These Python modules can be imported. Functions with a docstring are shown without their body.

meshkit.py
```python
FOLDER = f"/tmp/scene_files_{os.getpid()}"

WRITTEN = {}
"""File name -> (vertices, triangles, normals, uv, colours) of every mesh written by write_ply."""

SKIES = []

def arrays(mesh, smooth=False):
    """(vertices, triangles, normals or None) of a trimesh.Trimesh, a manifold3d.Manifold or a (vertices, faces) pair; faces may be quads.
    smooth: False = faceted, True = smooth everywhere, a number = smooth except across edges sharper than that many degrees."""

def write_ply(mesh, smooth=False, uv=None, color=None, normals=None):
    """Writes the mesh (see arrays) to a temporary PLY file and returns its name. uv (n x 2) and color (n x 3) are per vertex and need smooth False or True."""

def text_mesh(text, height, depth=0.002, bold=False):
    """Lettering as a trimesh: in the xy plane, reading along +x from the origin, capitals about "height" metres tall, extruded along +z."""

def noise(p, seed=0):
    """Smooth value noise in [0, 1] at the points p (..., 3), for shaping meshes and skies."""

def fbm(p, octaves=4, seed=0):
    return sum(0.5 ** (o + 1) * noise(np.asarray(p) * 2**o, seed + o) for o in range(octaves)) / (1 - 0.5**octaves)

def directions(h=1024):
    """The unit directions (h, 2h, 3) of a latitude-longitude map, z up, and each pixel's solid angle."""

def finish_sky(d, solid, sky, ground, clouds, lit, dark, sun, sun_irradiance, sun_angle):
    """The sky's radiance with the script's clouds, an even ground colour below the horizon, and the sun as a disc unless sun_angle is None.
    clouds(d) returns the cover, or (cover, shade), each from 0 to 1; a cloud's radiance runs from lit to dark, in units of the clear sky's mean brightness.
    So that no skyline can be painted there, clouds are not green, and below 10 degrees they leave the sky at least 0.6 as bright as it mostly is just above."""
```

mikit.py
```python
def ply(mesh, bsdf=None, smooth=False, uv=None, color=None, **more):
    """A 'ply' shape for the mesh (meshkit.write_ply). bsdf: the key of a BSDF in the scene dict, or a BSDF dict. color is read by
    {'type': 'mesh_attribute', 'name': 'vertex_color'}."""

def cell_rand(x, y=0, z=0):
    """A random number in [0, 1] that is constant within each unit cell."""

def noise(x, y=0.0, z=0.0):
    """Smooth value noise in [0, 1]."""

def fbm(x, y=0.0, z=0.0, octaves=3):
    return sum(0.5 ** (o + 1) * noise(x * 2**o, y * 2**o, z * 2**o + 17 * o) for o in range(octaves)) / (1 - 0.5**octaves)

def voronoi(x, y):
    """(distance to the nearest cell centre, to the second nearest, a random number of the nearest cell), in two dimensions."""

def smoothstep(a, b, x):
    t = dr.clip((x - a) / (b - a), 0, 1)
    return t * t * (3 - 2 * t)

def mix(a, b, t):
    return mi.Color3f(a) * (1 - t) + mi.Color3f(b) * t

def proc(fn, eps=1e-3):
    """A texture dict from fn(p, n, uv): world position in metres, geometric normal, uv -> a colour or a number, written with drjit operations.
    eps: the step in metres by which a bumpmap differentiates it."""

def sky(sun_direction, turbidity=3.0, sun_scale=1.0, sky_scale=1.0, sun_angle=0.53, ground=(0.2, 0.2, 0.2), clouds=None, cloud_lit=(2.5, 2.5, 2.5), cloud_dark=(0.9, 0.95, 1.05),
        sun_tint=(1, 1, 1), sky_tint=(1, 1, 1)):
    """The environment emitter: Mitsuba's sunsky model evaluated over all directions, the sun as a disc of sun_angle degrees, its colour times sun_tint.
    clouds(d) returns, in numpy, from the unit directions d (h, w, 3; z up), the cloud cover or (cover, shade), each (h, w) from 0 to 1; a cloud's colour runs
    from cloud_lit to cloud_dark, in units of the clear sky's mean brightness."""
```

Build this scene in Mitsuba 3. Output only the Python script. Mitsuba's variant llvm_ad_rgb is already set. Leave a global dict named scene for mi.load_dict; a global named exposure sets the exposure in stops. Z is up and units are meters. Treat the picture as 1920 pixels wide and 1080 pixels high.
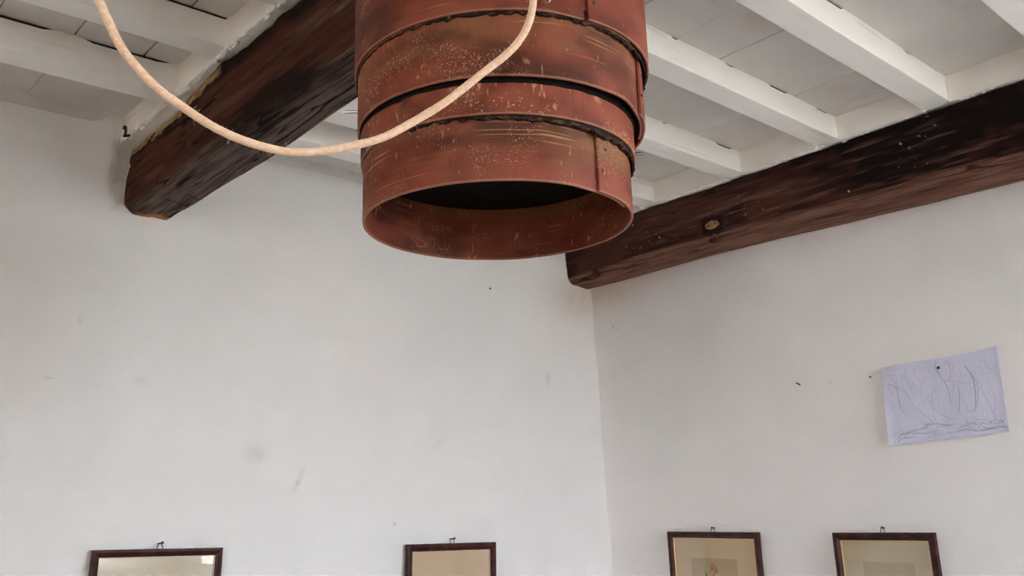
import math, random
import numpy as np, trimesh, mitsuba as mi, drjit as dr
import mikit, meshkit
from mikit import proc, noise, fbm, voronoi, smoothstep, mix, cell_rand

random.seed(7)
rng = np.random.default_rng(7)
T = mi.ScalarTransform4f
scene, labels = {'type': 'scene'}, {}

# ---------------------------------------------------------------- camera, sky, exposure
EYE = np.array([0.0, 0.0, 1.6])
RIGHT = np.array([0.73755555, -0.67325629, -0.0523238])
UP = np.array([-0.11496712, -0.20154356, 0.97270898])
FWD = np.array([0.66542796, 0.71141139, 0.22605191])
scene['camera'] = {'type': 'perspective', 'fov': 2 * math.degrees(math.atan(960 / 1660)), 'fov_axis': 'x', 'near_clip': 0.05, 'far_clip': 200.0,
                   'to_world': T().look_at(origin=EYE.tolist(), target=(EYE + FWD).tolist(), up=UP.tolist())}
scene['sky'] = mikit.sky((0.3, 0.5, 0.75), turbidity=6.0, sun_scale=0.0, sky_scale=1.0, ground=(0.48, 0.46, 0.425), sky_tint=(1.02, 1.0, 0.97),
                         clouds=lambda d: np.clip(0.6 + 0.25 * np.sin(3 * d[..., 0] + 1) * np.cos(4 * d[..., 1]), 0, 1), cloud_lit=(1.52, 1.5, 1.45), cloud_dark=(1.02, 1.0, 0.98))
exposure = 6.78


# ---------------------------------------------------------------- helpers
def lin(*c):
    c = np.asarray(c, float) / 255
    return tuple(float(x) for x in np.where(c <= 0.04045, c / 12.92, ((c + 0.055) / 1.055) ** 2.4))


def bsdf(name, color, rough=0.6, spec=0.3, bump=None, scale=1.0, eps=1e-3, **kw):
    d = {'type': 'principled', 'base_color': color if isinstance(color, dict) else {'type': 'rgb', 'value': list(color)}, 'roughness': rough, 'specular': spec, **kw}
    if bump is not None:
        d = {'type': 'bumpmap', 'arbitrary': proc(bump, eps), 'scale': scale, 'nested': d}
    scene[name] = {'type': 'twosided', 'nested': d}
    return name


def key(name, parent=None):
    base = (parent + '__' if parent else '') + name
    k, n = base, 0
    while k in scene or k in labels or any(q.startswith(k + '__') for q in scene):
        n += 1
        k = f'{base}_{n:03d}'
    return k


def put(name, mesh, mat, parent=None, smooth=35, label=None, cat=None, group=None, kind=None, **kw):
    k = key(name, parent)
    scene[k] = mikit.ply(mesh, mat, smooth, **kw)
    info(k, label, cat, group, kind)
    return k


def info(k, label=None, cat=None, group=None, kind=None):
    d = {n: v for n, v in (('label', label), ('category', cat), ('group', group), ('kind', kind)) if v}
    if d:
        labels[k] = d


def thing(name, label, cat, group=None):
    k = key(name)
    info(k, label, cat, group)
    return k


def n3(p, f=1.0, octaves=3, seed=0):
    """fbm around zero, p (n,3)."""
    return meshkit.fbm(np.asarray(p, float) * f + seed * 17.3, octaves)


def loft(rings, cap=True, closed=True):
    """rings (m, n, 3) -> mesh of the skin through them."""
    R = np.asarray(rings, float)
    m, n = R.shape[:2]
    v = R.reshape(-1, 3)
    f = []
    J = n if closed else n - 1
    i, j = np.meshgrid(np.arange(m - 1), np.arange(J), indexing='ij')
    a = (i * n + j).ravel(); b = (i * n + (j + 1) % n).ravel(); c = a + n; d = b + n
    f = np.vstack([np.stack([a, b, d], 1), np.stack([a, d, c], 1)])
    if cap:
        v = np.vstack([v, R[0].mean(0), R[-1].mean(0)])
        k = np.arange(n); k2 = (k + 1) % n
        f = np.vstack([f, np.stack([k2, k, np.full(n, m * n)], 1), np.stack([(m - 1) * n + k, (m - 1) * n + k2, np.full(n, m * n + 1)], 1)])
    t = trimesh.Trimesh(v, f, process=False)
    if cap and t.volume < 0:
        t.invert()
    return t


def rpoly(pts, r=0.01, k=3):
    """rounded polygon corners, 2-D."""
    P = np.asarray(pts, float)
    out = []
    for i in range(len(P)):
        a, b, c = P[i - 1], P[i], P[(i + 1) % len(P)]
        rr = r[i] if hasattr(r, '__len__') else r
        u = (a - b) / np.linalg.norm(a - b) * rr
        w = (c - b) / np.linalg.norm(c - b) * rr
        for t in np.linspace(0, 1, k + 1):
            out.append((1 - t) ** 2 * (b + u) + 2 * t * (1 - t) * b + t * t * (b + w))
    return np.array(out)


def resample(P, n):
    """closed polygon to n points, even spacing."""
    Q = np.vstack([P, P[:1]])
    s = np.r_[0, np.cumsum(np.linalg.norm(np.diff(Q, axis=0), axis=1))]
    t = np.linspace(0, s[-1], n, endpoint=False)
    return np.stack([np.interp(t, s, Q[:, k]) for k in range(Q.shape[1])], 1)


def box(cx, cy, cz, sx, sy, sz, bev=0.0):
    if not bev:
        return trimesh.creation.box((sx, sy, sz), transform=trimesh.transformations.translation_matrix((cx, cy, cz)))
    pts = np.array([[a * (sx / 2 - (bev if q != 0 else 0)), b * (sy / 2 - (bev if q != 1 else 0)), c * (sz / 2 - (bev if q != 2 else 0))]
                    for a in (-1, 1) for b in (-1, 1) for c in (-1, 1) for q in range(3)])
    h = trimesh.Trimesh(pts, process=False).convex_hull
    h.apply_translation((cx, cy, cz))
    return h


def spline(P, n):
    from scipy.interpolate import CubicSpline
    P = np.asarray(P, float)
    s = np.r_[0, np.cumsum(np.linalg.norm(np.diff(P, axis=0), axis=1))]
    return CubicSpline(s, P)(np.linspace(0, s[-1], n))


def tube(C, r, n=10, cap=True, rf=None):
    """tube along the polyline C with parallel-transported frames; r scalar or per point; rf(i, angle array) multiplies."""
    C = np.asarray(C, float)
    t = np.gradient(C, axis=0)
    t /= np.linalg.norm(t, axis=1, keepdims=True)
    u = np.cross(t[0], [0.3, 0.2, 0.93]); u /= np.linalg.norm(u)
    th = np.linspace(0, 2 * np.pi, n, endpoint=False)
    rings = []
    for i in range(len(C)):
        u = u - t[i] * (u @ t[i]); u /= np.linalg.norm(u)
        w = np.cross(t[i], u)
        ri = (r[i] if hasattr(r, '__len__') else r) * (rf(i, th) if rf else np.ones(n))
        rings.append(C[i] + ri[:, None] * (np.cos(th)[:, None] * u + np.sin(th)[:, None] * w))
    return loft(rings, cap)


def cyl(p, q, r, n=14):
    return tube(np.linspace(p, q, 2), r, n)


def grid(nu, nv, fn):
    u, v = np.meshgrid(np.linspace(0, 1, nu), np.linspace(0, 1, nv), indexing='ij')
    P = fn(u.ravel(), v.ravel())
    i, j = np.meshgrid(np.arange(nu - 1), np.arange(nv - 1), indexing='ij')
    a = (i * nv + j).ravel()
    f = np.vstack([np.stack([a, a + nv, a + nv + 1], 1), np.stack([a, a + nv + 1, a + 1], 1)])
    return trimesh.Trimesh(P, f, process=False)


# ---------------------------------------------------------------- room dimensions
YA, XB = 3.0, 3.378            # inner faces of the two visible walls
X0, Y0 = -2.6, -2.2            # the two walls outside the picture
ZT = 2.945                     # underside of the ceiling tiles
ZJ = 2.85                      # underside of the joists, top of the beams


# ---------------------------------------------------------------- materials
def spot(x, z, cx, cz, rx, rz, rot=0.0):
    c, s = math.cos(rot), math.sin(rot)
    dx, dz = x - cx, z - cz
    return dr.exp(-(dr.square((c * dx + s * dz) / rx) + dr.square((-s * dx + c * dz) / rz)))


def wall_left_color(p, n, uv):
    x, z = p.x, p.z
    c = mix((0.79, 0.775, 0.765), (0.745, 0.74, 0.735), smoothstep(0.35, 0.7, fbm(x * 1.7, z * 1.7, 3.0)))
    c = mix(c, (0.77, 0.735, 0.72), 0.5 * smoothstep(0.5, 0.75, fbm(x * 3.1, z * 2.3, 9.0)))
    m = 0.20 * spot(x, z, 1.505, 1.789, 0.045, 0.028) + 0.28 * spot(x, z, 1.676, 1.69, 0.04, 0.011, 1.1) + 0.25 * spot(x, z, 3.01, 2.13, 0.012, 0.03)
    m = m + 0.35 * spot(x, z, 0.8035, 2.0288, 0.012, 0.004) + 0.10 * spot(x, z, 1.089, 2.03, 0.03, 0.02) + 0.12 * spot(x, z, 2.34, 1.826, 0.035, 0.01, 0.5)
    m = m + 0.5 * spot(x, z, 2.1009, 1.5066, 0.006, 0.006) + 0.25 * spot(x, z, 0.887, 2.22, 0.006, 0.006)
    m = m * (0.6 + 0.8 * noise(x * 60, z * 60))
    c = mix(c, (0.30, 0.27, 0.28), dr.clip(m, 0, 1))
    # rust-coloured damp stain around the beam end in the corner, straw-coloured patch by the other beam
    s = spot(x, z, 3.26, 2.55, 0.17, 0.10) * (0.5 + 0.6 * fbm(x * 20, z * 20))
    c = mix(c, (0.66, 0.54, 0.43), dr.clip(0.8 * s, 0, 1))
    s = smoothstep(0.06, 0.0, dr.abs(x - 0.97)) * smoothstep(2.55, 2.62, z)
    c = mix(c, (0.62, 0.53, 0.44), dr.clip(0.6 * s * smoothstep(0.35, 0.7, fbm(x * 25, z * 18, 4)), 0, 1))
    return c


def wall_right_color(p, n, uv):
    x, z = p.y, p.z
    c = mix((0.79, 0.765, 0.755), (0.745, 0.735, 0.725), smoothstep(0.35, 0.7, fbm(x * 1.9, z * 1.6, 5.0)))
    m = 0.55 * spot(x, z, 2.8782, 2.3933, 0.005, 0.005) + 0.45 * spot(x, z, 2.8517, 2.3751, 0.004, 0.004) + 0.6 * spot(x, z, 1.765, 1.9708, 0.004, 0.003) + 0.6 * spot(x, z, 1.752, 1.9708, 0.004, 0.003)
    c = mix(c, (0.32, 0.28, 0.27), dr.clip(m, 0, 1))
    s = spot(x, z, 2.95, 2.57, 0.35, 0.07) * (0.5 + 0.6 * fbm(x * 20, z * 20))
    s = s + 0.35 * smoothstep(2.50, 2.61, z) * fbm(x * 14, z * 30)
    return mix(c, (0.68, 0.57, 0.47), dr.clip(0.8 * s, 0, 1))


def plaster_bump(p, n, uv):
    return 0.0011 * fbm(p.x * 14, p.y * 14, p.z * 14, 3) + 0.0035 * fbm(p.x * 3.5, p.y * 3.5, p.z * 3.5, 2)


bsdf('paint_wall_left', proc(wall_left_color), 0.85, 0.15, plaster_bump, 1.0, 4e-3)
bsdf('paint_wall_right', proc(wall_right_color), 0.85, 0.15, plaster_bump, 1.0, 4e-3)
bsdf('paint_ochre', (0.64, 0.50, 0.34), 0.7, 0.2)  # warm colour given to the unseen left wall for its bounce light
bsdf('paint_plain', (0.55, 0.53, 0.50), 0.9, 0.1)


def ceil_color(p, n, uv):
    c = mix((0.70, 0.67, 0.635), (0.64, 0.61, 0.575), smoothstep(0.3, 0.7, fbm(p.x * 5, p.y * 5, p.z * 5)))
    d = smoothstep(0.58, 0.80, fbm(p.x * 9 + 3, p.y * 9, p.z * 9)) * 0.25
    c = mix(c, (0.60, 0.52, 0.44), d)
    return mix(c, (0.25, 0.19, 0.15), 0.5 * smoothstep(0.90, 0.94, noise(p.x * 60, p.y * 60, p.z * 60)) * smoothstep(0.60, 0.70, fbm(p.x * 4, p.y * 4, 2)))


def joist_color(p, n, uv):
    c = mix((0.90, 0.88, 0.83), (0.86, 0.835, 0.785), fbm(p.x * 2.5, p.y * 22, p.z * 22))
    return mix(c, (0.58, 0.49, 0.40), 0.35 * smoothstep(0.62, 0.8, fbm(p.x * 3, p.y * 30, p.z * 30)))


bsdf('paint_tile', proc(ceil_color), 0.85, 0.15, lambda p, n, uv: 0.0025 * fbm(p.x * 18, p.y * 18, p.z * 18, 3), 1.0, 2e-3)
bsdf('paint_infill', proc(lambda p, n, uv: mix((0.90, 0.87, 0.825), (0.86, 0.82, 0.77), smoothstep(0.3, 0.7, fbm(p.x * 5, p.y * 5, p.z * 9)))), 0.85, 0.15, lambda p, n, uv: 0.0025 * fbm(p.x * 18, p.y * 18, p.z * 18, 3), 1.0, 2e-3)
bsdf('paint_joist', proc(joist_color), 0.6, 0.3, lambda p, n, uv: 0.0012 * fbm(p.x * 4, p.y * 45, p.z * 45, 3), 1.0, 2e-3)


def grain(p, k=1.0):
    return fbm(p.x * 55 * k, p.y * 3.5, p.z * 55 * k, 4)


def cracks(a, y, f, w, seed):
    """thin dark fissures running along the timber."""
    r = dr.abs(fbm(a * f, y * 2.4 + 0.35 * noise(y * 9, a * 30), seed, 3) - 0.5)
    return smoothstep(w, 0.3 * w, r) * smoothstep(0.46, 0.58, fbm(a * 0.35 * f, y * 3.1, seed + 5))


def beam_left_color(p, n, uv):
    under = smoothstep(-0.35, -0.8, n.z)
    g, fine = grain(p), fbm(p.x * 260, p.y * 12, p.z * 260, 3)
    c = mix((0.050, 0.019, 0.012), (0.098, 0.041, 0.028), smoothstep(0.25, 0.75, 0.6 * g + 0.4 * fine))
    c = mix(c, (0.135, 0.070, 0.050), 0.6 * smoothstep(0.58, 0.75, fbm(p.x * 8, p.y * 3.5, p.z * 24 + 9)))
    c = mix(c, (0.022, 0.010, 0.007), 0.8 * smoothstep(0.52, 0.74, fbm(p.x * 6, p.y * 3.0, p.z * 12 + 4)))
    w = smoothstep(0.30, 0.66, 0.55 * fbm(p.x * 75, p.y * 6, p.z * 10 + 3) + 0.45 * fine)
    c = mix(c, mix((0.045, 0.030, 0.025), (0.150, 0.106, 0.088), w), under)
    # tarry black stain over the lower arris, frayed along the grain
    e = dr.sqrt(dr.square((p.y - 1.95) / 0.30) + dr.square((p.z - 2.630) / 0.060)) + 1.3 * (fbm(p.x * 40, p.y * 5, p.z * 45 + 1) - 0.5)
    c = mix(c, (0.017, 0.010, 0.009), 0.85 * smoothstep(1.1, 0.65, e) * smoothstep(1.13, 1.05, p.x + 0.06 * fbm(p.x * 60, p.y * 6)))
    # drying checks, fissures and two saw cuts across the underside
    c = mix(c, (0.010, 0.006, 0.005), 0.9 * smoothstep(0.006, 0.002, dr.abs(p.z - (2.775 - 0.035 * (2.9 - p.y) + 0.02 * noise(p.y * 5, 2.0)))) * smoothstep(0.35, 0.5, noise(p.y * 3.3, 7.0)))
    c = mix(c, (0.010, 0.006, 0.005), 0.8 * (1 - under) * cracks(p.z, p.y, 26, 0.022, 2))
    c = mix(c, (0.010, 0.006, 0.005), 0.95 * under * cracks(p.x, p.y, 34, 0.045, 11))
    for y0, a, b in ((2.80, 1.06, 1.165), (2.71, 1.10, 1.165)):
        c = mix(c, (0.010, 0.006, 0.005), 0.9 * under * smoothstep(0.004, 0.0015, dr.abs(p.y - y0 - 0.25 * (p.x - 1.1) - 0.006 * noise(p.x * 60))) * smoothstep(a, a + 0.01, p.x))
    c = mix(c, (0.012, 0.007, 0.005), 0.85 * smoothstep(2.775, 2.812, p.z + 0.035 * (fbm(p.y * 9, p.z * 14, 6) - 0.5)) * (1 - under))
    # bare straw-coloured wood left along the upper edge near the wall
    t = smoothstep(2.800, 2.812, p.z + 0.03 * (fbm(p.y * 18, p.z * 30, 2) - 0.5)) * smoothstep(2.24, 2.34, p.y + 0.06 * noise(p.y * 30))
    c = mix(c, mix((0.25, 0.145, 0.065), (0.42, 0.28, 0.15), smoothstep(0.3, 0.7, fbm(p.y * 40, p.z * 120))), t * smoothstep(0.25, 0.45, fbm(p.y * 30, p.z * 60, 5)))
    t = smoothstep(2.968, 2.980, p.y + 0.03 * (noise(p.x * 50, 3.0) - 0.5)) * under * smoothstep(1.03, 1.07, p.x)
    return mix(c, (0.36, 0.16, 0.055), t)


def beam_right_color(p, n, uv):
    g, fine = grain(p), fbm(p.x * 240, p.y * 10, p.z * 240, 3)
    c = mix((0.050, 0.018, 0.0135), (0.082, 0.033, 0.025), smoothstep(0.25, 0.75, 0.5 * g + 0.5 * fine))
    c = mix(c, (0.024, 0.010, 0.008), 0.8 * smoothstep(0.45, 0.72, fbm(p.x * 5, p.y * 4.0, p.z * 9 + 4)))
    c = mix(c, (0.085, 0.036, 0.026), 0.5 * smoothstep(0.58, 0.74, fbm(p.x * 8, p.y * 6.0, p.z * 16 + 8)))
    tar = smoothstep(2.1, 1.45, p.y - 1.6 * (p.z - 2.72) + 0.9 * (fbm(p.y * 4, p.z * 14, 2) - 0.5))
    c = mix(c, mix((0.006, 0.0035, 0.003), (0.035, 0.010, 0.008), smoothstep(0.55, 0.8, fbm(p.y * 8, p.z * 16, 5))), 0.97 * tar)
    low = smoothstep(-0.25, -0.55, n.z)
    w = smoothstep(0.28, 0.68, 0.6 * fbm(p.x * 45, p.y * 5, p.z * 45 + 3) + 0.4 * fine)
    c = mix(c, mix((0.085, 0.036, 0.025), (0.210, 0.108, 0.078), w), low)
    c = mix(c, (0.012, 0.006, 0.005), 0.8 * low * cracks(p.x, p.y, 20, 0.03, 4))
    c = mix(c, (0.010, 0.005, 0.004), 0.7 * (1 - low) * cracks(p.z, p.y, 18, 0.018, 8))
    k = dr.sqrt(dr.square((p.y - 2.098) / 0.058) + dr.square((p.z - 2.688) / 0.036))
    c = mix(c, (0.014, 0.007, 0.006), 0.85 * smoothstep(1.3, 0.9, k + 0.5 * (noise(p.y * 60, p.z * 60) - 0.5)))
    # pale specks of paint and limewash
    s = smoothstep(0.86, 0.90, noise(p.y * 110, p.z * 110, p.x * 110)) * smoothstep(0.58, 0.70, fbm(p.y * 7, p.z * 7, 8))
    return mix(c, (0.40, 0.28, 0.24), 0.5 * s)


def beam_bump(p, n, uv):
    return 0.006 * grain(p) + 0.003 * fbm(p.x * 25, p.y * 12, p.z * 25, 3) + 0.002 * fbm(p.x * 160, p.y * 14, p.z * 160, 2)


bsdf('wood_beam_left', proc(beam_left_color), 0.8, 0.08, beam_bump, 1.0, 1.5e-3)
bsdf('wood_beam_right', proc(beam_right_color), 0.75, 0.1, beam_bump, 1.0, 1.5e-3)
bsdf('wood_knot', proc(lambda p, n, uv: mix((0.12, 0.05, 0.025), (0.36, 0.20, 0.09), smoothstep(0.3, 0.65, fbm(p.x * 90, p.y * 90, p.z * 90)))), 0.45, 0.4)


def hoop_color(seed, top):
    """bent-wood hoop; uv.x = metres along the strip, uv.y = metres above its lower edge."""
    def fn(p, n, uv):
        u, v = uv.x + seed * 3.7, uv.y
        c = mix((0.155, 0.036, 0.022), (0.285, 0.076, 0.045), smoothstep(0.25, 0.75, fbm(u * 9, v * 16, seed)))
        c = mix(c, (0.25, 0.115, 0.050), 0.9 * smoothstep(0.38, 0.70, fbm(u * 6, v * 16, seed + 5, 4) + 2.8 * (v - top)))
        c = mix(c, (0.070, 0.024, 0.016), 0.85 * smoothstep(0.50, 0.70, fbm(u * 5 + 4, v * 10, seed + 8, 4)))
        # faint vertical grain, then scratches along and across, then chips of bare wood
        c = mix(c, (0.12, 0.040, 0.026), 0.25 * smoothstep(0.50, 0.85, fbm(u * 160, v * 22, seed)))
        wob = v + 0.006 * noise(u * 7, seed)
        s = smoothstep(0.70, 0.86, noise(u * 9, wob * 380, seed)) * smoothstep(0.45, 0.66, fbm(u * 6, v * 12, seed + 2) + 0.8 * (v - top))
        c = mix(c, (0.62, 0.32, 0.17), 0.55 * s)
        s = smoothstep(0.80, 0.90, noise(u * 210, v * 55, seed + 3)) * smoothstep(0.44, 0.62, fbm(u * 10, v * 18, seed + 4))
        c = mix(c, (0.66, 0.36, 0.20), 0.6 * s)
        s = smoothstep(0.78, 0.9, noise(u * 130 + 40 * v, v * 40, seed + 9)) * smoothstep(0.50, 0.62, fbm(u * 8 + 3, v * 14, seed + 1))
        c = mix(c, (0.60, 0.33, 0.19), 0.45 * s)
        s = smoothstep(0.62, 0.72, noise(u * 500, v * 500, seed)) * smoothstep(0.55, 0.7, fbm(u * 14, v * 20, seed + 3))
        c = mix(c, (0.56, 0.32, 0.19), 0.5 * s)
        s = smoothstep(0.80, 0.88, noise(u * 380, v * 380, seed + 6)) * smoothstep(0.48, 0.66, fbm(u * 12, v * 14, seed + 7))
        c = mix(c, (0.72, 0.45, 0.28), 0.65 * s)
        # lower rim rubbed bare
        return mix(c, (0.42, 0.20, 0.13), 0.6 * smoothstep(0.0045, 0.0015, v + 0.002 * (fbm(u * 60, seed) - 0.5)))
    return fn


def hoop_bump(p, n, uv):
    return 0.0007 * fbm(uv.x * 150, uv.y * 40, 2.0, 3) + 0.0016 * fbm(uv.x * 25, uv.y * 25, 5.0, 2)


HB = [bsdf(f'wood_hoop_{i}', proc(hoop_color(1.7 + 2.3 * i, t)), 0.55, 0.22, hoop_bump, 1.0, 1e-3) for i, t in enumerate((0.085, 0.16, 0.085, 0.12))]
bsdf('hide_ragged', proc(lambda p, n, uv: mix((0.022, 0.012, 0.009), (0.12, 0.060, 0.038), smoothstep(0.45, 0.8, fbm(p.x * 90, p.y * 90, p.z * 160)))), 0.8, 0.2)
bsdf('hide_and_shade_black', (0.012, 0.009, 0.008), 0.9, 0.1)  # sieve skin, also the painted shadow below the third hoop
bsdf('gap_shade_dark', (0.045, 0.030, 0.022), 0.9, 0.1)  # dark tone of the shadow strips on top of the joists
bsdf('steel', (0.55, 0.53, 0.50), 0.28, 0.5, metallic=1.0)
bsdf('iron_dark', (0.035, 0.03, 0.028), 0.5, 0.4)
bsdf('rope_cotton', proc(lambda p, n, uv: mix((0.82, 0.555, 0.375), (0.92, 0.69, 0.505), smoothstep(0.3, 0.7, fbm(p.x * 190, p.y * 190, p.z * 190)))), 0.9, 0.1, sheen=0.4)
bsdf('frame_wood', proc(lambda p, n, uv: mix((0.024, 0.005, 0.003), (0.055, 0.013, 0.008), smoothstep(0.3, 0.75, fbm(p.x * 35, p.y * 35, p.z * 35)))), 0.4, 0.3)
bsdf('gilt', (0.80, 0.56, 0.30), 0.35, 0.5, metallic=0.85)
bsdf('fillet_pale', (0.62, 0.47, 0.42), 0.6, 0.3)


def aged(a, b, seed):
    return proc(lambda p, n, uv: mix(a, b, fbm(p.x * 6 + seed, p.y * 6, p.z * 6)))


bsdf('mat_beige', aged((0.52, 0.40, 0.26), (0.58, 0.445, 0.305), 1), 0.9, 0.1)
bsdf('mat_cream', aged((0.54, 0.47, 0.36), (0.59, 0.52, 0.40), 2), 0.9, 0.1)
bsdf('mat_tan', aged((0.47, 0.385, 0.255), (0.51, 0.41, 0.28), 3), 0.9, 0.1)
bsdf('print_olive', aged((0.40, 0.325, 0.185), (0.46, 0.35, 0.22), 4), 0.9, 0.1)
bsdf('print_dull', aged((0.385, 0.325, 0.205), (0.43, 0.35, 0.22), 5), 0.9, 0.1)
bsdf('ink_rose', proc(lambda p, n, uv: mix((0.30, 0.13, 0.07), (0.46, 0.26, 0.16), noise(p.y * 220, p.z * 220))), 0.9, 0.1)
bsdf('ink_green', (0.085, 0.075, 0.022), 0.9, 0.1)
scene['glass_pane'] = {'type': 'thindielectric', 'int_ior': 1.5}
scene['paper_drawn'] = {'type': 'twosided', 'nested': {'type': 'principled', 'base_color': {'type': 'mesh_attribute', 'name': 'vertex_color'}, 'roughness': 0.8, 'specular': 0.15}}
bsdf('floor_tile', proc(lambda p, n, uv: mix((0.20, 0.175, 0.155), (0.26, 0.23, 0.21), fbm(p.x * 3, p.y * 3))), 0.6, 0.3)


# ---------------------------------------------------------------- walls, floor
def wall_left_pts(u, v):
    x = X0 + (XB + 0.06 - X0) * u
    z = 3.02 * v
    P = np.stack([x, np.full_like(x, YA), z], 1)
    d = 0.010 * (meshkit.fbm(np.stack([x * 1.3, z * 1.3, x * 0 + 2], 1), 3) - 0.5)
    # plaster drawn up around the beam end, and the rounded corner
    d += 0.02 * np.exp(-((x - 0.955) / 0.055) ** 2) * np.clip((z - 2.5) / 0.12, 0, 1) * (0.5 + meshkit.noise(np.stack([x * 20, z * 14, x * 0], 1)))
    d += 0.012 * np.exp(-((x - 3.16) / 0.035) ** 2) * np.clip((z - 2.52) / 0.08, 0, 1)
    P[:, 1] -= d
    return P


def wall_right_pts(u, v):
    y = Y0 + (YA + 0.06 - Y0) * (1 - u)
    z = 3.02 * v
    P = np.stack([np.full_like(y, XB), y, z], 1)
    d = 0.008 * (meshkit.fbm(np.stack([y * 1.2, z * 1.2, y * 0 + 8], 1), 3) - 0.5)
    d += 0.016 * np.clip((y - 2.93) / 0.07, 0, 1) ** 2 * (0.35 + meshkit.noise(np.stack([y * 0, z * 6, y * 0 + 3], 1)))
    P[:, 0] -= d
    return P


def thicken(g, normal, t):
    """a displaced sheet becomes a slab: the sheet, its flat back and the four edges."""
    v, f = np.array(g.vertices), np.array(g.faces)
    ax = int(np.argmax(np.abs(normal)))
    b = v.copy(); b[:, ax] = v[:, ax].max() + t if normal[ax] > 0 else v[:, ax].min() - t
    e = trimesh.Trimesh(v, f, process=False)
    ed = np.sort(e.edges, 1); o = e.edges
    q, idx, cnt = np.unique(ed, axis=0, return_index=True, return_counts=True)
    be = o[idx[cnt == 1]]; n = len(v)
    s = np.vstack([np.stack([be[:, 0], be[:, 1], be[:, 1] + n], 1), np.stack([be[:, 0], be[:, 1] + n, be[:, 0] + n], 1)])
    m = trimesh.Trimesh(np.vstack([v, b]), np.vstack([f, f[:, ::-1] + n, s[:, ::-1]]), process=False)
    if m.volume < 0:
        m.invert()
    return m


put('wall_left', thicken(grid(300, 150, wall_left_pts), (0, 1, 0), 0.25), 'paint_wall_left', smooth=40, label='white lime-washed plaster wall on the left with the single beam end', kind='structure')
# the right wall with a tall window opening towards the viewer's side, behind the camera
W_Y = (-1.75, -0.75, 1.15, 2.6)       # y0, y1, z0, z1


def holed_right():
    g = grid(280, 150, wall_right_pts)
    c = g.vertices[g.faces].mean(1)
    keep = ~((c[:, 1] > W_Y[0]) & (c[:, 1] < W_Y[1]) & (c[:, 2] > W_Y[2]) & (c[:, 2] < W_Y[3]))
    g = trimesh.Trimesh(g.vertices, g.faces[keep], process=False); g.remove_unreferenced_vertices()
    return thicken(g, (1, 0, 0), 0.25)


put('wall_right', holed_right(), 'paint_wall_right', smooth=40, label='white lime-washed plaster wall on the right below the dark beam', kind='structure')


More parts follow.
